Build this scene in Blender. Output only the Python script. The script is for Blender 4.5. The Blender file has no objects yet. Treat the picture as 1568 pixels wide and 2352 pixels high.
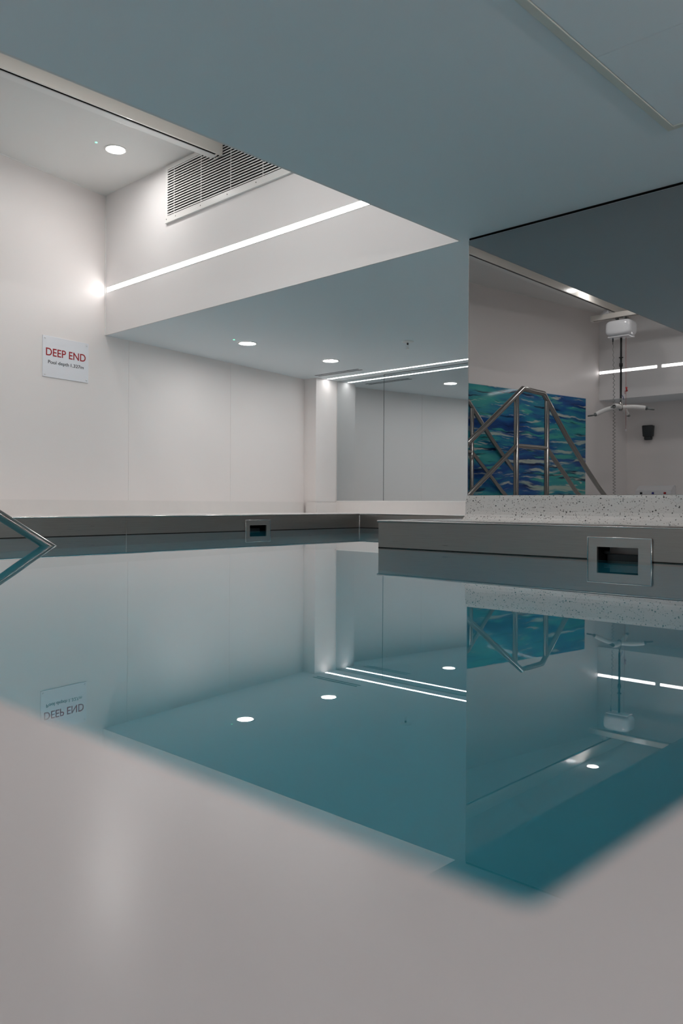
import bpy, bmesh, math, random
from math import sin, cos, radians, pi, sqrt, atan2
from mathutils import Vector, Matrix

sc = bpy.context.scene
C = bpy.context.collection
random.seed(4)

# ------------------------------------------------------------------ room data (metres, water level z = 0)
CAM_Z = 0.2365
SOFFIT = 1.60          # low ceiling
HIGH = 2.735           # ceiling inside the raised recess
YB = 3.445             # far bulkhead / right mirror wall
YN = -3.02             # near bulkhead
XE = -2.445            # right edge of the recess
YM = 6.457             # mirror at the back of the alcove
WA, WB = -5.337, -0.173  # skewed left wall: x = WA + WB*y
DECK = 0.142
S0, S1 = Vector((-5.231, 2.286, 0)), Vector((-5.473, 6.026, 0))   # left steel rim line
def wall_x(y): return WA + WB * y
def rim_x(y): return S0.x + (S1.x - S0.x) * (y - S0.y) / (S1.y - S0.y)
WDIR = Vector((WB, 1, 0)).normalized()
WNRM = Vector((1, -WB, 0)).normalized()

# ------------------------------------------------------------------ materials
def newmat(name):
    m = bpy.data.materials.new(name); m.use_nodes = True
    nt = m.node_tree
    return m, nt, nt.nodes['Principled BSDF']
def N(nt, t, **kw):
    n = nt.nodes.new(t)
    for k, v in kw.items(): setattr(n, k, v)
    return n
def paint(name, col, rough=0.5, spec=0.4, var=0.03, scale=3.0, bump=0.0, coat=0.0):
    m, nt, b = newmat(name)
    tc = N(nt, 'ShaderNodeTexCoord'); no = N(nt, 'ShaderNodeTexNoise'); no.inputs['Scale'].default_value = scale
    no.inputs['Detail'].default_value = 4
    mx = N(nt, 'ShaderNodeMix', data_type='RGBA')
    mx.inputs[6].default_value = (*[c * (1 - var) for c in col], 1); mx.inputs[7].default_value = (*[min(1, c * (1 + var)) for c in col], 1)
    nt.links.new(tc.outputs['Object'], no.inputs['Vector']); nt.links.new(no.outputs['Fac'], mx.inputs[0])
    nt.links.new(mx.outputs[2], b.inputs['Base Color'])
    b.inputs['Roughness'].default_value = rough; b.inputs['Specular IOR Level'].default_value = spec
    b.inputs['Coat Weight'].default_value = coat
    if bump:
        n2 = N(nt, 'ShaderNodeTexNoise'); n2.inputs['Scale'].default_value = 180
        bp = N(nt, 'ShaderNodeBump'); bp.inputs['Strength'].default_value = bump; bp.inputs['Distance'].default_value = 0.001
        nt.links.new(tc.outputs['Object'], n2.inputs['Vector']); nt.links.new(n2.outputs['Fac'], bp.inputs['Height'])
        nt.links.new(bp.outputs['Normal'], b.inputs['Normal'])
    return m
def metal(name, col, rough, streak=(1, 1, 40), var=0.12):
    m, nt, b = newmat(name)
    tc = N(nt, 'ShaderNodeTexCoord'); mp = N(nt, 'ShaderNodeMapping'); mp.inputs['Scale'].default_value = streak
    no = N(nt, 'ShaderNodeTexNoise'); no.inputs['Scale'].default_value = 6; no.inputs['Detail'].default_value = 6
    nt.links.new(tc.outputs['Object'], mp.inputs['Vector']); nt.links.new(mp.outputs['Vector'], no.inputs['Vector'])
    mx = N(nt, 'ShaderNodeMix', data_type='RGBA')
    mx.inputs[6].default_value = (*[c * (1 - var) for c in col], 1); mx.inputs[7].default_value = (*[c * (1 + var) for c in col], 1)
    nt.links.new(no.outputs['Fac'], mx.inputs[0]); nt.links.new(mx.outputs[2], b.inputs['Base Color'])
    mr = N(nt, 'ShaderNodeMapRange'); mr.inputs[3].default_value = rough * .8; mr.inputs[4].default_value = rough * 1.2
    nt.links.new(no.outputs['Fac'], mr.inputs[0]); nt.links.new(mr.outputs[0], b.inputs['Roughness'])
    b.inputs['Metallic'].default_value = 1
    return m
def emit(name, col, strength):
    m, nt, b = newmat(name)
    b.inputs['Base Color'].default_value = (.8, .8, .8, 1)
    b.inputs['Emission Color'].default_value = (*col, 1); b.inputs['Emission Strength'].default_value = strength
    return m
def mirror_mat(name, col, rough=0.004):
    m, nt, b = newmat(name)
    b.inputs['Base Color'].default_value = (*col, 1); b.inputs['Metallic'].default_value = 1; b.inputs['Roughness'].default_value = rough
    b.inputs['Specular Tint'].default_value = (*col, 1)
    return m

M = {}
M['wall'] = paint('white_wall_panel', (.83, .785, .768), rough=.42, spec=.35, var=.012, scale=1.2)
M['bulk'] = paint('white_bulkhead_paint', (.82, .80, .795), rough=.5, spec=.3, var=.01, scale=1.5)
M['ceil_high'] = paint('white_ceiling_paint', (.80, .79, .77), rough=.6, spec=.2, var=.01, scale=1.5)
M['ceil_low'] = paint('ceiling_pool_bounce_tint', (.785, .845, .875), rough=.5, spec=.25, var=.02, scale=.7)  # bluish light bounced up from the pool is put into this colour
M['bead'] = paint('white_bead', (.84, .83, .81), rough=.3)
M['beige'] = paint('cream_powder_coat', (.86, .81, .745), rough=.22, spec=.6, var=.012, scale=2, coat=.4)
M['white_gloss'] = paint('white_gloss_plastic', (.82, .82, .84), rough=.15, spec=.6, var=.01, coat=.5)
M['white_pad'] = paint('white_foam_sleeve', (.80, .79, .77), rough=.55, var=.02)
M['dark'] = paint('dark_void', (.004, .004, .004), rough=.8, spec=.1)
M['black'] = paint('black_webbing', (.016, .016, .017), rough=.6, spec=.3)
M['grey_cord'] = paint('grey_cord_plastic', (.18, .18, .18), rough=.4)
M['red'] = paint('red_plastic', (.45, .02, .02), rough=.4)
M['blue'] = paint('blue_plastic', (.03, .03, .25), rough=.4)
M['charcoal'] = paint('charcoal_plastic', (.035, .042, .046), rough=.3)
M['sign'] = paint('sign_board', (.80, .81, .85), rough=.3, var=.005)
M['sign_red'] = paint('sign_red_ink', (.36, .012, .018), rough=.4)
M['sign_black'] = paint('sign_black_ink', (.02, .02, .022), rough=.4)
M['floor'] = paint('grey_vinyl_floor', (.74, .74, .74), rough=.5, var=.05, scale=30)
M['coping'] = paint('pale_solid_surface', (.60, .54, .53), rough=.24, spec=.5, var=.03, scale=2.0)
M['upstand'] = paint('pale_quartz_upstand', (.77, .735, .715), rough=.35, var=.03, scale=8)
M['hatch'] = paint('stone_grey_frame', (.66, .665, .61), rough=.4)
M['tank'] = paint('teal_pool_liner', (.17, .56, .67), rough=.4, var=.05, scale=1.2)
M['steel'] = metal('brushed_steel', (.36, .34, .32), .30)
M['steel_rail'] = metal('satin_steel_tube', (.35, .34, .325), .15, streak=(8, 8, 8), var=.06)
M['steel_plate'] = metal('linished_steel_plate', (.42, .405, .385), .36)
M['steel_lip'] = metal('polished_steel', (.62, .61, .60), .18)
M['zinc'] = metal('grey_steel_hook', (.22, .24, .24), .25)
M['mirror_r'] = mirror_mat('mirror_right', (.40, .405, .41))
M['mirror_b'] = mirror_mat('mirror_back', (.56, .60, .615))
M['strip'] = emit('led_strip', (1, .975, .96), 7)
M['strip_fill'] = emit('added_fill_strip', (1, .98, .96), 48)
M['strip2'] = emit('led_strip_soffit', (1, .985, .97), 11)
M['lamp'] = emit('downlight_lens', (1, .975, .955), 68)
M['lamp_high'] = emit('downlight_lens_recess', (1, .97, .95), 170)
M['lamp_near'] = emit('downlight_lens_walkway', (1, .975, .95), 36)
M['green'] = emit('green_led', (.12, 1, .5), .9)

def terrazzo():
    m, nt, b = newmat('speckled_terrazzo')
    tc = N(nt, 'ShaderNodeTexCoord')
    base = (.645, .615, .59)
    no = N(nt, 'ShaderNodeTexNoise'); no.inputs['Scale'].default_value = 9; no.inputs['Detail'].default_value = 5
    nt.links.new(tc.outputs['Object'], no.inputs['Vector'])
    mx = N(nt, 'ShaderNodeMix', data_type='RGBA'); mx.inputs[6].default_value = (*[c * .94 for c in base], 1); mx.inputs[7].default_value = (*[c * 1.04 for c in base], 1)
    nt.links.new(no.outputs['Fac'], mx.inputs[0])
    last = mx.outputs[2]
    for sca, thr, col, keep in ((95, .26, (.12, .115, .11), .62), (150, .26, (.22, .20, .18), .6), (60, .22, (.05, .05, .05), .72)):
        v = N(nt, 'ShaderNodeTexVoronoi'); v.inputs['Scale'].default_value = sca
        d = N(nt, 'ShaderNodeTexNoise'); d.inputs['Scale'].default_value = sca * 1.6
        add = N(nt, 'ShaderNodeVectorMath', operation='MULTIPLY_ADD'); add.inputs[1].default_value = (.006, .006, .006)
        nt.links.new(tc.outputs['Object'], d.inputs['Vector'])
        nt.links.new(d.outputs['Color'], add.inputs[0]); nt.links.new(tc.outputs['Object'], add.inputs[2])
        nt.links.new(add.outputs[0], v.inputs['Vector'])
        lt = N(nt, 'ShaderNodeMath', operation='LESS_THAN'); lt.inputs[1].default_value = thr
        nt.links.new(v.outputs['Distance'], lt.inputs[0])
        sp = N(nt, 'ShaderNodeSeparateColor'); nt.links.new(v.outputs['Color'], sp.inputs[0])
        gt = N(nt, 'ShaderNodeMath', operation='GREATER_THAN'); gt.inputs[1].default_value = keep
        nt.links.new(sp.outputs[0], gt.inputs[0])
        mu = N(nt, 'ShaderNodeMath', operation='MULTIPLY'); nt.links.new(lt.outputs[0], mu.inputs[0]); nt.links.new(gt.outputs[0], mu.inputs[1])
        m2 = N(nt, 'ShaderNodeMix', data_type='RGBA'); m2.inputs[7].default_value = (*col, 1)
        nt.links.new(mu.outputs[0], m2.inputs[0]); nt.links.new(last, m2.inputs[6]); last = m2.outputs[2]
    nt.links.new(last, b.inputs['Base Color']); b.inputs['Roughness'].default_value = .35
    return m
M['terrazzo'] = terrazzo()

def water():
    m, nt, b = newmat('clear_pool_water'); nt.nodes.remove(b)
    out = nt.nodes['Material Output']
    geo = N(nt, 'ShaderNodeNewGeometry')
    fr = N(nt, 'ShaderNodeFresnel')
    mp = N(nt, 'ShaderNodeMapRange'); mp.inputs[3].default_value = WATER_IOR; mp.inputs[4].default_value = 1 / WATER_IOR
    nt.links.new(geo.outputs['Backfacing'], mp.inputs[0]); nt.links.new(mp.outputs[0], fr.inputs['IOR'])
    gl = N(nt, 'ShaderNodeBsdfGlossy'); gl.inputs['Roughness'].default_value = .006; gl.inputs['Color'].default_value = (1, .985, .985, 1)
    tr = N(nt, 'ShaderNodeBsdfRefraction'); tr.inputs['Color'].default_value = (.60, .93, .96, 1); tr.inputs['IOR'].default_value = 1.33; tr.inputs['Roughness'].default_value = 0
    # a barely moving surface
    tc = N(nt, 'ShaderNodeTexCoord'); no = N(nt, 'ShaderNodeTexNoise'); no.inputs['Scale'].default_value = 1.3; no.inputs['Detail'].default_value = 1
    bp = N(nt, 'ShaderNodeBump'); bp.inputs['Strength'].default_value = .03; bp.inputs['Distance'].default_value = .01
    nt.links.new(tc.outputs['Object'], no.inputs['Vector']); nt.links.new(no.outputs['Fac'], bp.inputs['Height']); nt.links.new(bp.outputs['Normal'], gl.inputs['Normal'])
    mx = N(nt, 'ShaderNodeMixShader')
    nt.links.new(fr.outputs[0], mx.inputs[0]); nt.links.new(tr.outputs[0], mx.inputs[1]); nt.links.new(gl.outputs[0], mx.inputs[2])
    nt.links.new(mx.outputs[0], out.inputs['Surface'])
    return m
WATER_IOR = 2.1
M['water'] = water()

def mural_mat():
    m, nt, b = newmat('printed_water_mural')
    tc = N(nt, 'ShaderNodeTexCoord')
    # object x runs along the wall, z is height
    warp = N(nt, 'ShaderNodeTexNoise'); warp.inputs['Scale'].default_value = 2.2; warp.inputs['Detail'].default_value = 3
    nt.links.new(tc.outputs['Object'], warp.inputs['Vector'])
    ad = N(nt, 'ShaderNodeVectorMath', operation='MULTIPLY_ADD'); ad.inputs[1].default_value = (.3, 0, .13)
    nt.links.new(warp.outputs['Color'], ad.inputs[0]); nt.links.new(tc.outputs['Object'], ad.inputs[2])
    def layer(scale, det, sx, sz, off):
        mp = N(nt, 'ShaderNodeMapping'); mp.inputs['Scale'].default_value = (sx, 1, sz); mp.inputs['Location'].default_value = (off, off * .7, 0)
        no = N(nt, 'ShaderNodeTexNoise'); no.inputs['Scale'].default_value = scale; no.inputs['Detail'].default_value = det
        no.inputs['Roughness'].default_value = .55
        nt.links.new(ad.outputs[0], mp.inputs['Vector']); nt.links.new(mp.outputs['Vector'], no.inputs['Vector'])
        return no.outputs['Fac']
    f1 = layer(1.0, 3, .95, 5.0, 1.7)
    r1 = N(nt, 'ShaderNodeValToRGB'); e = r1.color_ramp; e.elements[0].position = .30; e.elements[0].color = (.008, .035, .16, 1)
    e.elements[1].position = .72; e.elements[1].color = (.07, .42, .42, 1)
    for p, c in ((.42, (.012, .085, .30)), (.5, (.018, .17, .33)), (.57, (.03, .30, .36)), (.64, (.04, .36, .34))):
        x = e.elements.new(p); x.color = (*c, 1)
    nt.links.new(f1, r1.inputs[0])
    def over(prev, fac, lo, hi, col, amount=1.0):
        r = N(nt, 'ShaderNodeMapRange'); r.inputs[1].default_value = lo; r.inputs[2].default_value = hi; r.inputs[4].default_value = amount
        nt.links.new(fac, r.inputs[0])
        mx = N(nt, 'ShaderNodeMix', data_type='RGBA'); mx.inputs[7].default_value = (*col, 1)
        nt.links.new(r.outputs[0], mx.inputs[0]); nt.links.new(prev, mx.inputs[6]); return mx.outputs[2]
    col = over(r1.outputs[0], layer(1.6, 5, .9, 9, 5.1), .57, .64, (.06, .42, .33), .8)
    col = over(col, layer(1.5, 5, .75, 9.5, 9.3), .57, .63, (.50, .58, .50), .85)
    col = over(col, layer(1.7, 5, .7, 11, 3.3), .565, .62, (.004, .018, .06), .95)
    col = over(col, layer(2.2, 4, 1.0, 10, 14.2), .61, .66, (.58, .62, .54), .8)
    nt.links.new(col, b.inputs['Base Color']); b.inputs['Roughness'].default_value = .06; b.inputs['Specular IOR Level'].default_value = .4
    return m
M['mural'] = mural_mat()

# ------------------------------------------------------------------ mesh helpers
def link(name, bm, mat, parent=None, smooth=False, loc=None, rot=None, autosmooth=None):
    bm.normal_update()
    me = bpy.data.meshes.new(name); bm.to_mesh(me); bm.free()
    mats = mat if isinstance(mat, (list, tuple)) else [mat]
    for k in mats: me.materials.append(M[k] if isinstance(k, str) else k)
    if smooth:
        for p in me.polygons: p.use_smooth = True
        if autosmooth:
            try: me.set_sharp_from_angle(angle=radians(autosmooth))
            except Exception: pass
    o = bpy.data.objects.new(name, me); C.objects.link(o)
    if parent: o.parent = parent
    if loc is not None: o.location = loc
    if rot is not None: o.rotation_euler = rot
    return o
def box(bm, x0, x1, y0, y1, z0, z1, bevel=0.0, seg=2, mi=0):
    r = bmesh.ops.create_cube(bm, size=1)
    vs = r['verts']
    for v in vs:
        v.co = Vector(((x0 + x1) / 2 + v.co.x * (x1 - x0), (y0 + y1) / 2 + v.co.y * (y1 - y0), (z0 + z1) / 2 + v.co.z * (z1 - z0)))
    fs = {f for v in vs for f in v.link_faces}
    for f in fs: f.material_index = mi
    if bevel:
        es = {e for v in vs for e in v.link_edges}
        bmesh.ops.bevel(bm, geom=list(es), offset=bevel, segments=seg, profile=.5, affect='EDGES')
    return vs
def obox(*a, **k):
    bm = bmesh.new(); box(bm, *a, **k); return bm
def prism(bm, pts, z0, z1, mi=0):
    """vertical prism from a plan outline (counter-clockwise)"""
    lo = [bm.verts.new((x, y, z0)) for x, y in pts]; hi = [bm.verts.new((x, y, z1)) for x, y in pts]
    n = len(pts); fs = []
    fs.append(bm.faces.new(hi)); fs.append(bm.faces.new(lo[::-1]))
    for i in range(n):
        j = (i + 1) % n; fs.append(bm.faces.new((lo[i], lo[j], hi[j], hi[i])))
    for f in fs: f.material_index = mi
    return fs
def quad(bm, *p, mi=0):
    f = bm.faces.new([bm.verts.new(q) for q in p]); f.material_index = mi; return f
def tube(bm, pts, r, seg=12, caps=True, mi=0):
    """mitred round tube along a polyline"""
    pts = [Vector(p) for p in pts]; n = len(pts)
    dirs = [(pts[i + 1] - pts[i]).normalized() for i in range(n - 1)]
    t0 = dirs[0]; up = Vector((0, 0, 1)) if abs(t0.z) < .9 else Vector((1, 0, 0))
    u = t0.cross(up).normalized(); rings = []
    for i in range(n):
        if i == 0: nrm = dirs[0]; d = dirs[0]
        elif i == n - 1: nrm = dirs[-1]; d = dirs[-1]
        else:
            nrm = (dirs[i - 1] + dirs[i]); nrm = nrm.normalized() if nrm.length > 1e-6 else dirs[i]; d = dirs[i - 1]
        u = (u - d * u.dot(d)).normalized(); w = d.cross(u)
        ring = []
        for k in range(seg):
            a = 2 * pi * k / seg; off = u * (cos(a) * r) + w * (sin(a) * r)
            s = -off.dot(nrm) / d.dot(nrm)
            ring.append(bm.verts.new(pts[i] + off + d * s))
        rings.append(ring)
    for i in range(n - 1):
        for k in range(seg):
            j = (k + 1) % seg
            f = bm.faces.new((rings[i][k], rings[i][j], rings[i + 1][j], rings[i + 1][k])); f.material_index = mi; f.smooth = True
    if caps:
        bm.faces.new(rings[0][::-1]).material_index = mi; bm.faces.new(rings[-1]).material_index = mi
    return bm
def lathe(bm, prof, seg=32, mi=0, center=(0, 0, 0)):
    """profile of (radius, z) turned about z"""
    c = Vector(center); rings = []
    for r, z in prof:
        if r < 1e-6: rings.append([bm.verts.new(c + Vector((0, 0, z)))])
        else: rings.append([bm.verts.new(c + Vector((r * cos(2 * pi * k / seg), r * sin(2 * pi * k / seg), z))) for k in range(seg)])
    for a, b in zip(rings, rings[1:]):
        for k in range(seg):
            j = (k + 1) % seg
            vs = [a[k % len(a)], a[j % len(a)], b[j % len(b)], b[k % len(b)]]
            vs = list(dict.fromkeys(vs))
            if len(vs) > 2:
                f = bm.faces.new(vs); f.material_index = mi; f.smooth = True
    bmesh.ops.recalc_face_normals(bm, faces=bm.faces)
    return bm
def empty(name, loc=(0, 0, 0), rz=0):
    o = bpy.data.objects.new(name, None); C.objects.link(o); o.location = loc; o.rotation_euler = (0, 0, rz); o.empty_display_size = .1
    return o
def tag(o, label=None, cat=None, group=None, kind=None):
    if label: o['label'] = label
    if cat: o['category'] = cat
    if group: o['group'] = group
    if kind: o['kind'] = kind
    return o
def struct(name, bm, mat, **k):
    o = link(name, bm, mat, **k); o['kind'] = 'structure'; return o
def copy_tree(o, parent=None):
    c = o.copy(); C.objects.link(c)
    if parent: c.parent = parent
    for ch in [x for x in bpy.data.objects if x.parent == o and x is not c]: copy_tree(ch, c)
    return c
def text_obj(name, s, size, mat, parent, loc, rot, align='CENTER', width_scale=1.0, weight=0.0):
    cu = bpy.data.curves.new(name, 'FONT'); cu.body = s; cu.size = size; cu.align_x = align; cu.align_y = 'CENTER'; cu.extrude = .0006; cu.offset = weight
    t = bpy.data.objects.new(name + '_t', cu); C.objects.link(t)
    dg = bpy.context.evaluated_depsgraph_get(); me = bpy.data.meshes.new_from_object(t.evaluated_get(dg))
    bpy.data.objects.remove(t); bpy.data.curves.remove(cu)
    me.materials.clear(); me.materials.append(M[mat]); me.name = name
    xs = [v.co.x for v in me.vertices]; ys = [v.co.y for v in me.vertices]
    cx, cy = (min(xs) + max(xs)) / 2, (min(ys) + max(ys)) / 2
    w = max(xs) - min(xs); h = max(ys) - min(ys)
    if isinstance(width_scale, tuple): sx, sy = width_scale[0] / w, width_scale[1] / h
    else: sx = sy = width_scale
    for v in me.vertices: v.co = Vector(((v.co.x - cx) * sx, (v.co.y - cy) * sy, v.co.z))
    o = bpy.data.objects.new(name, me); C.objects.link(o); o.parent = parent; o.location = loc; o.rotation_euler = rot
    return o

# ================================================================== SETTING
# left wall (skewed against the rest of the room), with two faint panel joints
bm = bmesh.new()
ys = [-3.75, 3.690, 3.693, 4.950, 4.9525, 6.6]
pts = []
for i, y in enumerate(ys):
    pts.append((wall_x(y), y))
inner = []
inner += [(wall_x(-3.75), -3.75), (wall_x(3.690), 3.690), (wall_x(3.690) - .003, 3.690), (wall_x(3.693) - .003, 3.693), (wall_x(3.693), 3.693),
          (wall_x(4.950), 4.950), (wall_x(4.950) - .003, 4.950), (wall_x(4.9525) - .003, 4.9525), (wall_x(4.9525), 4.9525), (wall_x(6.6), 6.6)]
prism(bm, [(wall_x(6.6) - .12, 6.6), (wall_x(-3.75) - .12, -3.75)] + inner, -1.5, 2.85)
struct('wall_left', bm, 'wall')
# recess ceiling
struct('ceiling', obox(-6.15, XE + .02, YN - .02, YB + .02, HIGH, HIGH + .06), 'ceil_high')
# low ceiling around the recess (one slab with a rectangular opening)
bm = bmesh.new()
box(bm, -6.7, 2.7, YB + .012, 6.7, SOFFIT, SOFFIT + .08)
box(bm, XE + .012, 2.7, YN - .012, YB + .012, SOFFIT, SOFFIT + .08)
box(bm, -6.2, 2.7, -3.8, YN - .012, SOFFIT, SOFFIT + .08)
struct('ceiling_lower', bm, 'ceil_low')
# faces of the recess
struct('wall_far', obox(wall_x(YB) + .001, XE + .012, YB, YB + .012, SOFFIT, HIGH), 'bulk')
struct('wall_near', obox(wall_x(YN) + .001, XE + .012, YN - .012, YN, SOFFIT, HIGH), 'bulk')
struct('wall_recess', obox(XE, XE + .012, YN, YB, SOFFIT, HIGH), 'bulk')
# small beads in the corners
bm = bmesh.new(); w = .008
prism(bm, [(wall_x(YB) + w, YB - w), (wall_x(YB) + w, YB - .0005), (wall_x(YB - .0005) + .0005, YB - .0005), (wall_x(YB - w) + .0005, YB - w)][::-1], SOFFIT, HIGH - .001)
bmesh.ops.recalc_face_normals(bm, faces=bm.faces)
struct('trim_1', bm, 'bead')
bm = bmesh.new()
prism(bm, [(wall_x(YN) + .0005, YN), (wall_x(YB - .01) + .0005, YB - .01), (wall_x(YB - .01) + .007, YB - .01), (wall_x(YN) + .007, YN)][::-1], HIGH - .008, HIGH)
bmesh.ops.recalc_face_normals(bm, faces=bm.faces)
struct('trim_2', bm, 'bead')
# alcove: return block, back wall
bm = bmesh.new(); prism(bm, [(-6.72, 6.13), (-6.222, 6.145), (-6.212, 6.60), (-6.72, 6.60)], -1.4, SOFFIT)
struct('wall_return', bm, 'wall')
struct('wall_back', obox(-6.212, 2.7, YM + .018, YM + .12, -1.4, SOFFIT), 'wall')
# pier behind the right mirror, outer walls
struct('wall_right', obox(-2.383, 2.6, YB + .016, YM + .018, -1.4, SOFFIT), 'wall')
struct('wall_outer', obox(2.6, 2.7, -3.8, YB + .1, -1.4, SOFFIT), 'wall')
struct('wall_end', obox(-4.71, 2.7, -3.76, -3.64, -1.4, SOFFIT), 'wall')
bm = bmesh.new()
box(bm, -5.1, 2.7, -3.7, -.80, -.70, -.60); box(bm, .55, 2.7, -.80, YB, -.70, -.60)
struct('floor', bm, 'floor')

# ================================================================== POOL
XR, Y0, YL, XL, YF = -.0995, .1712, 3.335, -2.888, 6.026
DEPTH = -1.327
pool = empty('swimming_pool', (-3, 3, DEPTH))
pool_inv = Matrix.Translation((3, -3, -DEPTH))
def poolpart(name, bm, mat, **k):
    bm.transform(pool_inv); return link(name, bm, mat, pool, **k)
out = [(rim_x(Y0), Y0), (XR, Y0), (XR, YL), (XL, YL), (XL, YF), (rim_x(YF), YF)]
bm = bmesh.new()
fl = bm.faces.new([bm.verts.new((x, y, DEPTH)) for x, y in out])
for i in range(6):
    a, b = out[i], out[(i + 1) % 6]
    quad(bm, (*b, DEPTH), (*a, DEPTH), (*a, -.09), (*b, -.09))
poolpart('tank_liner', bm, 'tank')
# steel rims, with openings for the two skimmers
def panel(bm, p0, p1, z0, z1, hole=None):
    p0, p1 = Vector(p0), Vector(p1); L = (p1 - p0).length; d = (p1 - p0).normalized()
    ss, zs = [0, L], [z0, z1]
    if hole: ss, zs = [0, hole[0], hole[1], L], [z0, hole[2], hole[3], z1]
    for i in range(len(ss) - 1):
        for j in range(len(zs) - 1):
            if hole and i == 1 and j == 1: continue
            a, b = p0 + d * ss[i], p0 + d * ss[i + 1]
            quad(bm, (a.x, a.y, zs[j]), (b.x, b.y, zs[j]), (b.x, b.y, zs[j + 1]), (a.x, a.y, zs[j + 1]))
sdir = (S1 - S0).normalized()
Lf, Ln = Vector((rim_x(YF), YF, 0)), Vector((rim_x(Y0), Y0, 0))
def along_left(y): return (Vector((rim_x(y), y, 0)) - Lf).length
bm = bmesh.new()
panel(bm, Lf, Ln, -.16, DECK - .006, (along_left(4.71), along_left(4.503), -.03, .049))
seam = .0015
poolpart('steel_rim', bm, 'steel')
bm = bmesh.new(); panel(bm, (XL, YF, 0), Lf, -.16, DECK - .006)
poolpart('steel_rim', bm, 'steel')
bm = bmesh.new(); panel(bm, (XL, YL, 0), (XL, YF, 0), -.16, DECK); panel(bm, (XR, YL, 0), (XL, YL, 0), -.16, DECK + .004, (abs(-1.437 - XR), abs(-1.621 - XR), -.03, .057))
poolpart('steel_ledge', bm, 'steel')
# weld seams on the rims
bm = bmesh.new()
for p in (Vector((rim_x(3.256), 3.256, 0)),):
    n = Vector((sdir.y, -sdir.x, 0)); q = p + n * .001
    quad(bm, q - sdir * .004 + Vector((0, 0, -.1)), q - sdir * .004 + Vector((0, 0, DECK - .012)), q + sdir * .004 + Vector((0, 0, DECK - .012)), q + sdir * .004 + Vector((0, 0, -.1)))
poolpart('weld_seam', bm, 'steel_lip'); bm = bmesh.new()
tube(bm, [(rim_x(YF) + .003, YF - .003, -.1), (rim_x(YF) + .003, YF - .003, DECK - .01)], .005, 8)
poolpart('weld_seam', bm, 'steel_lip')
# rounded bright lip along the top of the rims
bm = bmesh.new()
tube(bm, [(rim_x(Y0), Y0, DECK - .006), (rim_x(YF), YF, DECK - .006), (XL, YF, DECK - .006)], .0065, 10)
poolpart('rim_lip', bm, 'steel_lip', smooth=True)
# thin dark strips drawn in for the meniscus where water meets the rims
def joint(name, segs):
    bm = bmesh.new()
    for a, b in segs:
        a, b = Vector((*a, 0)), Vector((*b, 0)); d = (b - a).normalized(); n = Vector((-d.y, d.x, 0)) * -.0008
        quad(bm, a + n + Vector((0, 0, .0003)), b + n + Vector((0, 0, .0003)), b + n + Vector((0, 0, .0042)), a + n + Vector((0, 0, .0042)))
    poolpart(name, bm, 'dark')
joint('rim_meniscus', [((rim_x(Y0), Y0), (rim_x(4.50), 4.50)), ((rim_x(4.713), 4.713), (rim_x(YF), YF)), ((rim_x(YF), YF), (XL, YF))])
joint('ledge_meniscus', [((XL, YL), (-1.625, YL)), ((-1.433, YL), (XR, YL))])
bm = bmesh.new()
tube(bm, [(XL, YF, DECK + .003), (XL, YL, DECK + .003), (XR, YL, DECK + .003)], .0065, 10)
poolpart('ledge_lip', bm, 'steel_lip', smooth=True)
# flat steel deck behind the ledge lip
bm = bmesh.new()
for a in ([(XL, YL), (2.5, YL), (2.5, YB - .03), (XL, YB - .03)], [(XL, YB - .03), (-2.386, YB - .03), (-2.386, YF), (XL, YF)]):
    quad(bm, *[(x, y, DECK + .008) for x, y in a])
for k in range(3):   # shallow folds of the overflow grating behind the edge
    y = YL + .022 + k * .02
    box(bm, XL + .05, 2.4, y, y + .009, DECK + .008, DECK + .0115)
poolpart('steel_deck', bm, 'steel_lip')
tag(pool, 'stainless rimmed hydrotherapy pool with teal lining and square steel ledge under the large mirror', 'pool')

bm = bmesh.new()
w0 = [(rim_x(Y0) + .0005, Y0 + .0005), (XR - .0005, Y0 + .0005), (XR - .0005, YL - .0005), (XL - .0005, YL - .0005), (XL - .0005, YF - .0005), (rim_x(YF) + .0005, YF - .0005)]
bm.faces.new([bm.verts.new((x, y, 0)) for x, y in w0])
wt = link('pool_water', bm, 'water'); tag(wt, 'still teal water filling the pool and mirroring the room', 'water', kind='stuff')

# near coping: wide pale ledge the camera looks across
def arc(cx, cy, r, a0, a1, n=8): return [(cx + r * cos(radians(a0 + (a1 - a0) * i / n)), cy + r * sin(radians(a0 + (a1 - a0) * i / n))) for i in range(n + 1)]
bm = bmesh.new(); r = .003
plan = [(-5.12, -.80), (.55, -.80), (.55, YL - .002), (XR, YL - .002)] + arc(XR - r, Y0 + r, r, 0, -90) + [(-5.095, Y0)]
fs = prism(bm, plan, -.60, .14)
es = [e for e in fs[0].edges]
bmesh.ops.bevel(bm, geom=es, offset=.0018, segments=3, profile=.5, affect='EDGES')
cp = link('pool_coping', bm, 'coping')
tag(cp, 'wide pale pinkish coping wrapping the near corner of the pool', 'coping')
# left and back deck
bm = bmesh.new()
prism(bm, [(wall_x(Y0) + .002, Y0), (rim_x(Y0) - .004, Y0), (rim_x(YF) - .004, YF + .004), (XL, YF + .004), (XL, YM), (-6.21, YM), (-6.21, 6.12), (wall_x(6.12) + .002, 6.12)], DECK - .03, DECK - .002)
dk = link('pool_deck', bm, 'upstand'); tag(dk, 'narrow pale deck between the steel pool rim and the left wall', 'deck')
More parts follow.
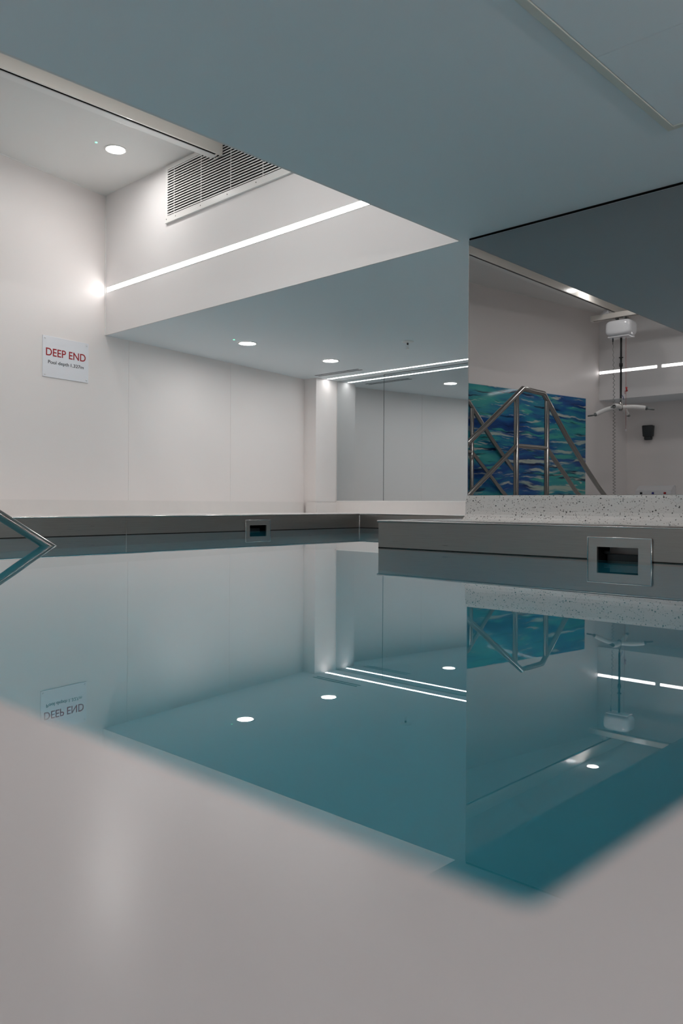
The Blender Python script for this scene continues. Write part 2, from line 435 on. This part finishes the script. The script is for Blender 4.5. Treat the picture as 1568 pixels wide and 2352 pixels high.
# upstands
bm = bmesh.new()
def wl(y, o): return (wall_x(y) + o, y)
prism(bm, [wl(Y0, .001), wl(Y0, .024), wl(6.115, .024), wl(6.115, .001)][::-1], DECK - .002, .250)
prism(bm, [wl(Y0, .001), wl(Y0, .012), wl(6.115, .012), wl(6.115, .001)][::-1], .250, .257)
bmesh.ops.recalc_face_normals(bm, faces=bm.faces)
struct('baseboard_left', bm, 'upstand')
bm = bmesh.new()
box(bm, -6.34, -6.19, 6.115, 6.129, DECK - .002, .257); box(bm, -6.209, -6.185, 6.129, YM - .026, DECK - .002, .257)
box(bm, -6.209, -2.386, YM - .026, YM + .016, DECK - .002, .262)
struct('baseboard_back', bm, 'upstand')
bm = bmesh.new()
prof = [(YB - .002, .284), (YB - .012, .283), (YB - .014, .270), (YB - .014, .205), (YB - .0165, .188), (YB - .022, .174), (YB - .030, .164), (YB - .042, .156), (YB - .05, .1535), (YB - .05, .151), (YB - .002, .151)]
x0, x1 = -2.383, 2.55
va = [bm.verts.new((x0 - max(0, .19 - z) * .35, y, z)) for y, z in prof]; vb = [bm.verts.new((x1, y, z)) for y, z in prof]
bm.faces.new(va); bm.faces.new(vb[::-1])
for i in range(len(prof)):
    j = (i + 1) % len(prof); bm.faces.new((va[i], vb[i], vb[j], va[j]))
bmesh.ops.recalc_face_normals(bm, faces=bm.faces)
struct('baseboard_right', bm, 'terrazzo')

# ------------------------------------------------------------------ skimmers
def skimmer(name, label, origin, rz, W, z0, z1, hw, hz0, hz1, hoff=0.0):
    """plate in local xz plane, front facing -y"""
    t = empty(name, origin, rz)
    bm = bmesh.new(); th = .009
    xs = [-W / 2, hoff - hw / 2, hoff + hw / 2, W / 2]; zs = [z0, hz0, hz1, z1]
    for i in range(3):
        for j in range(3):
            if i == 1 and j == 1: continue
            quad(bm, (xs[i], -th, zs[j]), (xs[i + 1], -th, zs[j]), (xs[i + 1], -th, zs[j + 1]), (xs[i], -th, zs[j + 1]))
    for a, b in (((xs[0], zs[0]), (xs[0], zs[3])), ((xs[0], zs[3]), (xs[3], zs[3])), ((xs[3], zs[3]), (xs[3], zs[0])), ((xs[3], zs[0]), (xs[0], zs[0]))):
        quad(bm, (a[0], -th, a[1]), (a[0], -.0005, a[1]), (b[0], -.0005, b[1]), (b[0], -th, b[1]))
    hx0, hx1 = xs[1], xs[2]
    for a, b in (((hx0, hz0), (hx1, hz0)), ((hx1, hz0), (hx1, hz1)), ((hx1, hz1), (hx0, hz1)), ((hx0, hz1), (hx0, hz0))):
        quad(bm, (a[0], -th, a[1]), (a[0], .004, a[1]), (b[0], .004, b[1]), (b[0], -th, b[1]))
    link('face_plate', bm, 'steel_plate', t)
    bm = bmesh.new()
    tube(bm, [(-W / 2, -th, z0), (-W / 2, -th, z1), (W / 2, -th, z1), (W / 2, -th, z0)], .0025, 8)
    link('plate_edge', bm, 'steel_lip', t, smooth=True)
    bm = bmesh.new(); D = .22; e = .004
    a = [(hx0 - e, .001, hz0 - e), (hx1 + e, .001, hz0 - e), (hx1 + e, .001, hz1 + e), (hx0 - e, .001, hz1 + e)]
    b = [(x, D, z) for x, y, z in a]
    for i in range(4):
        j = (i + 1) % 4; quad(bm, a[i], b[i], b[j], a[j])
    quad(bm, *b)
    link('throat', bm, 'dark', t)
    bm = bmesh.new(); box(bm, hx0 + .01, hx1 - .004, .07, .078, hz0, hz0 + (hz1 - hz0) * .62, bevel=.002)
    tube(bm, [(hx0 + .002, .06, hz0 + (hz1 - hz0) * .7), (hx0 + .025, .06, hz0 + (hz1 - hz0) * .7)], .008, 8)
    link('weir_flap', bm, 'charcoal', t)
    tag(t, label, 'skimmer')
    return t
skimmer('pool_skimmer', 'rectangular steel skimmer inlet in the ledge below the large mirror', (-1.5225, YL, 0), 0, .283, -.06, .098, .184, -.03, .057, -.0065)
ly = 4.6065
skimmer('pool_skimmer', 'small square steel skimmer inlet on the left pool rim below the white wall', (rim_x(ly), ly, 0), atan2(S0.y - S1.y, S0.x - S1.x) + pi, .296, -.06, .0945, .200, -.03, .049, 0)

# ================================================================== MIRRORS
def mirror(name, label, x0, x1, y, z0, z1, mat, edge, group=None):
    t = empty(name, ((x0 + x1) / 2, y, z0)); cx = (x0 + x1) / 2
    bm = bmesh.new(); th = .012
    box(bm, x0 - cx, x1 - cx, .0, th, 0, z1 - z0)
    link('mirror_glass', bm, mat, t)
    if edge:
        bm = bmesh.new()
        box(bm, x0 - cx - .003, x0 - cx - .0003, -.001, th, 0, z1 - z0); box(bm, x0 - cx - .003, x1 - cx, -.001, th, z1 - z0 + .0003, z1 - z0 + .0035)
        link('mirror_edge', bm, edge, t)
    tag(t, label, 'mirror', group); return t
mirror('wall_mirror', 'large mirror above the speckled upstand reflecting handrails, mural and hoist', -2.380, 2.55, YB, .285, SOFFIT - .0165, 'mirror_r', 'steel_lip')
struct('trim_3', obox(-2.383, 2.55, YB + .004, YB + .015, SOFFIT - .0125, SOFFIT), 'dark')
mirror('wall_mirror', 'narrow mirror panel beside the white pilaster in the far alcove', -6.205, -5.529, YM, .274, SOFFIT - .004, 'mirror_b', 'bead')
mirror('wall_mirror', 'wider mirror panel in the far alcove, right of the joint line', -5.523, -2.39, YM, .274, SOFFIT - .004, 'mirror_b', 'charcoal')
# thin metal strip under the alcove mirror
struct('trim_4', obox(-6.205, -2.39, YM - .004, YM + .012, .263, .2735), 'bead')

# ================================================================== LIGHTS
def linear_light(label, x0, x1, y, z, hgt, group=None):
    """recessed strip in a bulkhead face; y is the face, sign tells where it looks"""
    s = -1 if y > 0 else 1
    t = empty('linear_light', ((x0 + x1) / 2, y, z)); L = (x1 - x0) / 2
    ya, yb = sorted((s * .0005, s * .003))
    link('diffuser', obox(-L, L, ya, yb, -hgt / 2, hgt / 2), 'strip', t)
    ya, yb = sorted((s * .0002, s * .0022)); bm = bmesh.new()
    box(bm, -L, L, ya, yb, hgt / 2 + .0002, hgt / 2 + .003); box(bm, -L, L, ya, yb, -hgt / 2 - .003, -hgt / 2 - .0002)
    link('profile', bm, 'bead', t)
    tag(t, label, 'light', group); return t
linear_light('long glowing strip light in the white bulkhead below the louvred vent', wall_x(YB) + .03, XE - .02, YB, 1.963, .036)
linear_light('strip light segment seen in the mirror behind the hoist strap, touching the wall corner', wall_x(YN) + .01, -4.06, YN, 1.955, .032, 'strip lights on the near bulkhead')
linear_light('strip light segment seen in the mirror right of the hoist, beside the gap', -3.995, XE - .02, YN, 1.955, .032, 'strip lights on the near bulkhead')
t = empty('linear_light', (2.6, 1.3, 1.25))  # added lamp, out of view, to brighten the low ceiling and coping
link('diffuser', obox(-.012, -.0005, -1.8, 1.8, -.02, .02), 'strip_fill', t)
bm = bmesh.new(); box(bm, -.014, -.0005, -1.8, 1.8, .0205, .026); box(bm, -.014, -.0005, -1.8, 1.8, -.026, -.0205)
link('profile', bm, 'bead', t)
tag(t, 'added unseen strip light on the outer wall, brightening the low ceiling', 'light')
t = empty('linear_light', (-4.2, 6.292, SOFFIT))
link('diffuser', obox(-1.99, 1.78, -.014, .014, -.0025, -.0004), 'strip2', t)
bm = bmesh.new(); box(bm, -1.995, 1.78, -.019, -.0145, -.002, -.0002); box(bm, -1.995, 1.78, .0145, .019, -.002, -.0002)
link('profile', bm, 'bead', t)
tag(t, 'thin strip light recessed in the low ceiling in front of the alcove mirror', 'light')

def downlight(x, y, z, label, group, R=.084, lamp='lamp'):
    t = empty('downlight', (x, y, z))
    bm = bmesh.new()
    lathe(bm, [(R * .80, -.0005), (R * .82, -.006), (R * .92, -.008), (R, -.005), (R * 1.005, -.0003)], 40)
    link('trim_ring', bm, 'bead', t, smooth=True)
    bm = bmesh.new(); lathe(bm, [(0, -.0042), (R * .5, -.0042), (R * .79, -.0035), (R * .795, -.0006)], 40)
    bmesh.ops.recalc_face_normals(bm, faces=bm.faces)
    link('lens', bm, lamp, t, smooth=True)
    tag(t, label, 'light', group); return t
GL = 'round recessed downlights'
downlight(-5.316, 4.427, SOFFIT, 'round downlight in the low ceiling with a green indicator dot beside it, under the bulkhead', GL)
downlight(-5.371, 5.495, SOFFIT, 'round downlight in the low ceiling next to the slot diffuser and alcove strip light', GL)
downlight(-5.100, 3.035, HIGH, 'round downlight in the high recess ceiling, above the pool depth sign', GL, .062 / .8)
downlight(-4.243, -1.745, HIGH, 'round recess downlight seen only as a reflection in the dark water at right', GL, .062 / .8)
downlight(-4.90, .70, HIGH, 'round recess downlight out of view above the left end of the pool', GL, .062 / .8)
for (x, y) in ((-3.4, 2.3), (-3.4, .3), (-3.4, -1.6)):
    downlight(x, y, HIGH, 'round recess downlight hidden above the low ceiling edge, right of the hoist rail', GL, .062 / .8, 'lamp_high')
for (x, y) in ((1.1, .5), (1.1, 2.3)):
    downlight(x, y, SOFFIT, 'round downlight in the low ceiling over the near walkway', GL, .10, 'lamp_near')
def indicator(x, y, z, label):
    bm = bmesh.new(); lathe(bm, [(0, -.004), (.006, -.0035), (.009, -.0004)], 16)
    o = link('indicator_light', bm, 'green', smooth=True, loc=(x, y, z)); tag(o, label, 'light', 'green indicator dots'); return o
indicator(-5.287, 4.258, SOFFIT, 'tiny green indicator dot in the low ceiling beside a downlight')
indicator(-5.104, 2.886, HIGH, 'tiny green indicator dot in the high recess ceiling beside a downlight')
indicator(-4.247, -1.915, HIGH, 'tiny green indicator dot beside the reflected recess downlight at right')

# ================================================================== CEILING AND WALL FITTINGS
# louvred vent on the far bulkhead
t = empty('air_vent', (-5.045, YB, 2.31)); X1 = 2.18; zb, zt = .043, .384
bm = bmesh.new()
box(bm, -.028, 0, -.012, -.0005, .0, .412); box(bm, X1, X1 + .03, -.012, -.0005, .0, .412)
box(bm, 0, X1, -.012, -.0005, .004, zb); box(bm, 0, X1, -.012, -.0005, zt, .412)
link('frame', bm, 'bead', t)
bm = bmesh.new(); box(bm, -.03, X1 + .03, -.018, -.0005, -.008, .0)
link('bottom_flange', bm, 'bead', t)
bm = bmesh.new(); box(bm, 0, X1, -.0022, -.0006, zb, zt)
link('dark_backing', bm, 'dark', t)
bm = bmesh.new(); nsl = 18; p = (zt - zb) / nsl
for k in range(nsl):
    z = zb + (k + .5) * p
    vs = box(bm, 0, X1, -.0128, -.0100, z - p * .225, z + p * .225)
link('louvre_slats', bm, 'bulk', t)
for x in (.078, .404, .735, 1.066, 1.40, 1.73, 2.06):
    link('stay_rod', obox(x - .0025, x + .0025, -.0098, -.0075, zb, zt), 'bulk', t)
for x in [-.014] + [i * .3 + .1 for i in range(8)]:
    bm = bmesh.new(); lathe(bm, [(0, .002), (.004, .001), (.0045, 0)], 10)
    link('screw', bm, 'steel_rail', t, loc=(x, -.012, .022), rot=(pi / 2, 0, 0))
tag(t, 'white louvred air vent high on the bulkhead above the long strip light', 'vent')

# two-slot diffuser in the low ceiling
t = empty('slot_diffuser', (-5.81, 6.055, SOFFIT))
bm = bmesh.new()
for y0, y1 in ((-.062, -.040), (-.014, .014), (.040, .062)): box(bm, -.33, .33, y0, y1, -.0010, -.0003)
box(bm, -.36, -.315, -.062, .062, -.0011, -.0003); box(bm, .315, .36, -.062, .062, -.0011, -.0003)
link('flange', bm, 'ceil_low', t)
for y in (-.027, .027):
    link('slot', obox(-.314, .314, y - .0125, y + .0125, -.0012, -.0004), 'dark', t)
tag(t, 'slim two-slot air diffuser in the low ceiling near the alcove strip light', 'vent')

# sprinkler
t = empty('ceiling_sprinkler', (-4.26, 5.278, SOFFIT))
bm = bmesh.new(); lathe(bm, [(.052, -.0004), (.050, -.006), (.034, -.011), (.018, -.013), (0, -.013)], 28)
link('escutcheon', bm, 'bead', t, smooth=True)
bm = bmesh.new(); lathe(bm, [(.008, -.0135), (.008, -.026), (.005, -.03), (0, -.03)], 14); link('nozzle', bm, 'charcoal', t, smooth=True)
bm = bmesh.new(); tube(bm, [(-.009, 0, -.03), (-.008, 0, -.062)], .0016, 8); tube(bm, [(.009, 0, -.03), (.008, 0, -.062)], .0016, 8); tube(bm, [(0, 0, -.034), (0, 0, -.061)], .002, 8)
link('yoke', bm, 'bead', t)
bm = bmesh.new(); lathe(bm, [(0, -.0621), (.015, -.0621), (.015, -.064), (0, -.064)], 20); link('deflector', bm, 'bead', t)
tag(t, 'small white fire sprinkler hanging from the low ceiling', 'sprinkler')

# access hatch in the low ceiling
t = empty('ceiling_hatch', (-.62, 2.1, SOFFIT)); x0, x1, y0, y1 = -.547, .547, -.837, .837; fw = .028
bm = bmesh.new()
box(bm, x0, x0 + fw, y0, y1, -.006, -.0004, bevel=.0015); box(bm, x1 - fw, x1, y0, y1, -.006, -.0004, bevel=.0015)
box(bm, x0 + fw, x1 - fw, y0, y0 + fw, -.006, -.0004, bevel=.0015); box(bm, x0 + fw, x1 - fw, y1 - fw, y1, -.006, -.0004, bevel=.0015)
link('frame', bm, 'hatch', t)
ym = .208
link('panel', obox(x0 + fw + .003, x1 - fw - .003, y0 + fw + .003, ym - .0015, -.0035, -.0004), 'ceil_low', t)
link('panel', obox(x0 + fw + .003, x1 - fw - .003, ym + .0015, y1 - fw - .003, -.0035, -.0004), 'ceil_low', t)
tag(t, 'square access hatch with thin beige frame in the low ceiling', 'hatch')

# depth sign
sy0, sy1 = 2.860, 3.276; smid = (sy0 + sy1) / 2
sz0, sz1 = 1.188, 1.500
SW = (sy1 - sy0) * sqrt(1 + WB * WB); SH = sz1 - sz0
t = empty('depth_sign', (wall_x(smid), smid, sz0), atan2(1, WB))     # local x along the wall, local -y out of the wall
link('board', obox(-SW / 2, SW / 2, -.007, -.001, 0, SH, bevel=.001), 'sign', t)
text_obj('red_lettering', 'DEEP END', .08, 'sign_red', t, (.0, -.0076, SH * .615), (pi / 2, 0, 0), width_scale=(SW * .865, SH * .185), weight=0.0006)
text_obj('black_lettering', 'Pool depth', .04, 'sign_black', t, (-SW * .775 * .2125, -.0076, SH * .36), (pi / 2, 0, 0), width_scale=(SW * .775 * .575, SH * .105))
text_obj('black_lettering', '1.327m', .04, 'sign_black', t, (SW * .775 * .315, -.0076, SH * .3725), (pi / 2, 0, 0), width_scale=(SW * .775 * .37, SH * .08))
for x in (-1, 1):
    for z in (.06, .94):
        bm = bmesh.new(); lathe(bm, [(0, .004), (.006, .003), (.0075, 0)], 14)
        link('screw_cap', bm, 'white_gloss', t, smooth=True, loc=(x * SW * .455, -.007, SH * z), rot=(pi / 2, 0, 0))
tag(t, 'white pool depth sign with red and black lettering on the left wall', 'sign')

# ================================================================== HOIST RAIL
t = empty('hoist_rail', (-4.43, .2, HIGH)); zb = 2.605 - HIGH
bm = bmesh.new()
box(bm, .030, .046, -3.2, 3.225, zb, -.0005, bevel=.002); box(bm, -.046, .030, -3.2, 3.225, -.03, -.0005)
link('fascia', bm, 'beige', t)
link('running_slot', obox(.014, .029, -3.2, 3.18, zb + .001, zb + .03), 'dark', t)
bm = bmesh.new(); box(bm, -.046, .013, -3.2, 3.20, zb - .004, zb + .02, bevel=.002)
link('lower_lip', bm, 'bead', t)
bm = bmesh.new(); box(bm, -.046, .029, 3.182, 3.223, zb - .002, zb + .03, bevel=.002)
link('end_stop', bm, 'beige', t)
bm = bmesh.new()
for x in (-.034, -.012, .006, .022):
    lathe(bm, [(0, -.001), (.0075, -.001), (.0075, .002)], 12, center=(x, 3.203, zb - .0025))
link('end_bolts', bm, 'dark', t)
for y in (-2.9, -1.3, .3, 1.75, 2.72):
    bm = bmesh.new(); lathe(bm, [(0, .002), (.006, .0015), (.0065, 0)], 10)
    link('fixing_screw', bm, 'beige', t, loc=(.0462, y, -.045), rot=(0, pi / 2, 0))
tag(t, 'long cream ceiling hoist rail running along the recess up to the vent', 'rail')
# second rail close to the recess edge (carries the other end of the crossbar)
t2 = empty('hoist_rail', (-2.62, .2, HIGH))
link('fascia', obox(-.046, .046, -3.2, 3.225, zb, -.0005, bevel=.002), 'beige', t2)
tag(t2, 'cream ceiling hoist rail hidden behind the right edge of the recess', 'rail')
# crossbar
t = empty('hoist_crossbar', (-3.55, -2.42, 2.49))
link('beam', obox(-1.06, 1.05, -.045, .045, 0, .062, bevel=.004), 'beige', t)
link('end_cap', obox(-1.068, -1.061, -.046, .046, -.001, .063, bevel=.002), 'bead', t)
for x in (-.88, .93):
    bm = bmesh.new(); box(bm, x - .05, x + .05, -.05, .05, .0625, .072, bevel=.002); box(bm, x - .03, x + .03, -.03, .03, .072, .1085, bevel=.002)
    link('trolley', bm, 'white_gloss', t)
link('running_slot', obox(-1.05, 1.04, -.008, .008, -.0012, -.0002), 'dark', t)
tag(t, 'cream crossbar slung under the hoist rails, carrying the white hoist motor', 'beam')

# hoist unit
HX, HY = -4.245, -2.42
t = empty('ceiling_hoist', (HX, HY, 2.25))
bm = bmesh.new()
bmesh.ops.create_uvsphere(bm, u_segments=48, v_segments=28, radius=1)
def sgn(v, e): return (abs(v) ** e) * (1 if v >= 0 else -1)
for v in bm.verts:
    n = v.co.normalized(); ph = math.asin(max(-1, min(1, n.z))); th = atan2(n.y, n.x)
    ex, ez = .42, .5
    cph = sgn(cos(ph), ez)
    v.co = Vector((.164 * cph * sgn(cos(th), ex), .115 * cph * sgn(sin(th), ex), .104 + .098 * sgn(sin(ph), ez)))
link('motor_housing', bm, 'white_gloss', t, smooth=True)
bm = bmesh.new(); box(bm, -.135, .135, -.08, .08, -.006, .010, bevel=.006)
link('underside_tray', bm, 'white_gloss', t)
bm = bmesh.new()
for x in (-.05, .05):
    box(bm, x - .012, x + .012, -.012, .012, .205, .238); tube(bm, [(x, -.03, .226), (x, .03, .226)], .012, 12)
box(bm, -.085, .085, -.02, .02, .2005, .208, bevel=.002)
link('carriage', bm, 'zinc', t)
# strap
ZB = 1.40 - 2.25
bm = bmesh.new(); box(bm, -.012, .012, -.0015, .0015, ZB + .12, -.004)
link('lifting_strap', bm, 'black', t, rot=(0, 0, radians(-24.5)))
bm = bmesh.new(); z = -.245
lathe(bm, [(0, z + .012), (.026, z + .006), (.026, z - .002), (.012, z - .006), (.012, z - .06), (.020, z - .066), (.021, z - .10), (.012, z - .115), (0, z - .116)], 14)
link('strap_clip', bm, 'black', t, smooth=True)
bm = bmesh.new(); tube(bm, [(0.018, 0, ZB + .155), (.03, 0, ZB + .13), (.036, 0, ZB + .105)], .004, 6); link('blue_tab', bm, 'blue', t)
# spreader bar: hub, four padded arms with loop hooks
hub = bmesh.new(); lathe(hub, [(0, ZB + .085), (.013, ZB + .085), (.013, ZB + .075), (.024, ZB + .07), (.026, ZB - .01), (.016, ZB - .03), (0, ZB - .03)], 20)
hubo = link('spreader_hub', hub, 'steel_rail', t, smooth=True)
bm = bmesh.new(); tube(bm, [(0, 0, ZB + .085), (0, 0, ZB + .125)], .008, 10); link('swivel', bm, 'zinc', hubo)
A = radians(43.52); Fv = Vector((-sin(A), -cos(A))); Rv = Vector((cos(A), -sin(A)))     # the mirrored view's axes, in the room
for ang, drop in ((-14, .014), (56, .05), (166, .075), (236, .014)):
    a = radians(ang); dxy = Rv * cos(a) + Fv * sin(a)
    rz = atan2(dxy.y, dxy.x)
    bm = bmesh.new(); pts = [(.022 + .255 * k / 10, 0, .012 + .006 * sin(pi * k / 10) - drop * (k / 10) ** 1.6) for k in range(11)]
    tube(bm, pts, .026, 18)
    arm = link('spreader_arm', bm, 'white_pad', t, smooth=True, loc=(0, 0, ZB), rot=(0, 0, rz), autosmooth=50)
    bm = bmesh.new()
    dz = .011 - drop; tube(bm, [(.277, 0, dz), (.302, 0, dz - .008)], .021, 12)
    loop = [(.300 + .034 + .038 * -cos(2 * pi * k / 14), .016 * sin(2 * pi * k / 14), dz - .010 - .018 * (.5 - .5 * cos(2 * pi * k / 14)) * .6) for k in range(15)]
    tube(bm, loop, .008, 8, caps=False)
    link('hook', bm, 'zinc', arm, smooth=True, autosmooth=50)
# coiled control cord
bm = bmesh.new(); pts = []
zt_, zl = -.01, .33 - 2.25; nn = 760
x_top, y_top = -.125 * .75, .02
for k in range(nn + 1):
    s = k / nn; z = zt_ + (zl - zt_) * s
    turns = 42; a = 2 * pi * turns * (s ** 1.25); rr = .004 + .010 * min(1, s * 1.6)
    pts.append((x_top + .035 * s + rr * cos(a) + .006 * sin(5 * s), y_top + rr * sin(a), z))
tube(bm, pts, .003, 5)
link('coiled_cord', bm, 'grey_cord', t, smooth=True)
bm = bmesh.new(); tube(bm, [(x_top, y_top, .02), (x_top, y_top, -.045)], .008, 10); tube(bm, [(x_top, y_top, -.045), (x_top, y_top, -.075)], .0045, 8); link('cord_plug', bm, 'charcoal', t, smooth=True)
# red emergency pull cord
bm = bmesh.new(); rx, ry = .055, -.01
tube(bm, [(rx, ry, .0), (rx + .002, ry, -.55), (rx + .004, ry, -1.10)], .0018, 6)
rc = link('pull_cord', bm, 'red', t)
bm = bmesh.new(); tube(bm, [(rx + .002, ry, -.60), (rx + .012, ry, -.632), (rx + .02, ry, -.65)], .008, 8); tube(bm, [(rx + .018, ry, -.60), (rx + .004, ry, -.655)], .006, 8)
tube(bm, [(rx - .004, ry, -.64), (rx - .018, ry, -.655), (rx - .012, ry, -.68), (rx + .0, ry, -.672), (rx - .004, ry, -.64)], .0018, 6)
link('cord_knot', bm, 'red', rc)
bm = bmesh.new(); tube(bm, [(rx + .004, ry, -1.10), (rx + .004, ry, -1.125)], .004, 8); link('cord_toggle', bm, 'white_gloss', rc)
tag(t, 'white ceiling hoist motor with black strap and four-armed padded spreader bar', 'hoist')

# ================================================================== MURAL
my0, my1 = -2.740, .25; mm = (my0 + my1) / 2; MW = (my1 - my0) * sqrt(1 + WB * WB)
bm = bmesh.new(); box(bm, -MW / 2, MW / 2, -.010, -.0015, 0, 1.265, bevel=.0008)
o = link('wall_mural', bm, 'mural', loc=(wall_x(mm), mm, .335), rot=(0, 0, atan2(1, WB)))
tag(o, 'glossy blue and turquoise water mural on the wall behind the handrails', 'picture')

# ================================================================== HANDRAILS OVER THE POOL WALL
R_ = .026
top = [(2.13, -.025), (2.09, 0), (.85, .786), (-.085, 1.378), (-.485, 1.372), (-.95, .985), (-1.40, .655), (-1.72, .44), (-1.88, .345), (-1.99, .255), (-2.04, .14), (-2.05, -.598)]
mid = [(1.40, -.023), (1.36, .003), (.83, .325), (.03, .812), (-.555, .820), (-.97, .54), (-1.16, .405), (-1.30, .325), (-1.37, .24), (-1.39, .138 + .003)]
def handrail(x, label):
    t = empty('handrail', (x, -.27, .14))
    sub = lambda P: [(0, y + .27, z - .14) for y, z in P]
    bm = bmesh.new(); tube(bm, sub(top), R_, 20); link('top_rail', bm, 'steel_rail', t, smooth=True, autosmooth=35)
    bm = bmesh.new(); tube(bm, sub(mid[:4]), R_ * .86, 16); link('middle_rail', bm, 'steel_rail', t, smooth=True, autosmooth=35)
    bm = bmesh.new(); tube(bm, sub([mid[3], mid[4]]), R_ * .86, 16); link('middle_rail', bm, 'steel_rail', t, smooth=True, autosmooth=35)
    bm = bmesh.new(); tube(bm, sub(mid[4:9] + [(-1.40, -.598)]), R_ * .86, 16); link('middle_rail', bm, 'steel_rail', t, smooth=True, autosmooth=35)
    for y, zt in ((.03, 1.29), (-.555, 1.30)):
        bm = bmesh.new(); tube(bm, sub([(y, .1402), (y, zt)]), R_, 20); p = link('post', bm, 'steel_rail', t, smooth=True, autosmooth=35)
        bm = bmesh.new(); lathe(bm, [(R_ + .001, .0005), (R_ + .03, .0005), (R_ + .03, .006), (R_ + .004, .012), (R_ + .001, .012)], 24, center=(0, y + .27, 0)); link('base_flange', bm, 'steel_lip', p, smooth=True, autosmooth=35)
    tag(t, label, 'handrail', 'handrails over the pool wall'); return t
handrail(-4.18, 'steel handrail nearer the pool centre, its sloping end dipping into the water at left')
handrail(-5.10, 'steel handrail close to the mural, partly cut off by the mirror edge')

# ================================================================== END WALL ITEMS
t = empty('wall_mounted_dispenser', (-4.405, -3.64, 1.10))
bm = bmesh.new(); box(bm, -.072, .072, .001, .085, .045, .195, bevel=.014, seg=3)
for v in bm.verts:
    if v.co.z < .08: v.co.x *= .86
link('body', bm, 'charcoal', t, smooth=True, autosmooth=40)
bm = bmesh.new(); box(bm, -.048, .046, .005, .075, .0, .05, bevel=.016, seg=3)
link('nozzle', bm, 'charcoal', t, smooth=True, autosmooth=40)
tag(t, 'dark wall-mounted soap dispenser seen in the mirror below the bulkhead', 'dispenser')
t = empty('control_box', (-4.29, -3.64, .315))
bm = bmesh.new()
w2, d0, hz = .232, .16, .122
pr = [(0.001, 0), (d0, 0), (d0, hz), (.05, .186), (.001, .186)]
va = [bm.verts.new((-w2 if y > .1 else -w2 , y, z)) for y, z in pr]; vb = [bm.verts.new((w2, y, z)) for y, z in pr]
bm.faces.new(va[::-1]); bm.faces.new(vb)
for i in range(5): j = (i + 1) % 5; bm.faces.new((va[i], va[j], vb[j], vb[i]))
bmesh.ops.recalc_face_normals(bm, faces=bm.faces)
bmesh.ops.bevel(bm, geom=bm.edges[:], offset=.004, segments=2, affect='EDGES')
link('casing', bm, 'white_gloss', t)
for i, (x, mcol) in enumerate(((-.155, 'black'), (.0, 'blue'), (.155, 'red'))):
    link('socket', obox(x - .0155, x + .0155, d0 + .0005, d0 + .006, .072, .098, bevel=.003), mcol, t)
tag(t, 'low white box with three coloured sockets on the end wall', 'box')

# ================================================================== CAMERA
cam = bpy.data.cameras.new('camera'); co = bpy.data.objects.new('camera', cam); C.objects.link(co)
FPX, H0, ROLL = 1857.5, 1157.8, .0055
cam.sensor_fit = 'HORIZONTAL'; cam.sensor_width = 24.0; cam.lens = FPX / 1568 * 24.0
cam.shift_y = -(1176 - H0) / 1568
co.location = (0, 0, CAM_Z)
co.rotation_mode = 'XYZ'
fw = Vector((-sin(A), cos(A), 0)); rt = Vector((cos(A), sin(A), 0)); up = Vector((0, 0, 1))
rt2 = rt * cos(ROLL) - up * sin(ROLL) * -1; up2 = up * cos(ROLL) - rt * sin(ROLL)
mw = Matrix(((rt2.x, up2.x, -fw.x, 0), (rt2.y, up2.y, -fw.y, 0), (rt2.z, up2.z, -fw.z, CAM_Z), (0, 0, 0, 1)))
co.matrix_world = mw
cam.clip_start = .01; cam.clip_end = 100
cam.dof.use_dof = True; cam.dof.focus_distance = 4.8; cam.dof.aperture_fstop = 3.7; cam.dof.aperture_blades = 0
sc.camera = co

# ================================================================== WORLD AND VIEW
wd = bpy.data.worlds.new('world'); sc.world = wd; wd.use_nodes = True
wd.node_tree.nodes['Background'].inputs[0].default_value = (.5, .55, .6, 1); wd.node_tree.nodes['Background'].inputs[1].default_value = .0
vs = sc.view_settings
sc.display_settings.display_device = 'sRGB'
vs.view_transform = 'Standard'; vs.look = 'None'; vs.exposure = 0.92; vs.gamma = 1.0
try: vs.use_curve_mapping = False
except Exception: pass
cy = sc.cycles
cy.max_bounces = 14; cy.diffuse_bounces = 7; cy.glossy_bounces = 8; cy.transparent_max_bounces = 12; cy.transmission_bounces = 6
cy.sample_clamp_indirect = 6.0; cy.blur_glossy = .6
cy.use_denoising = True
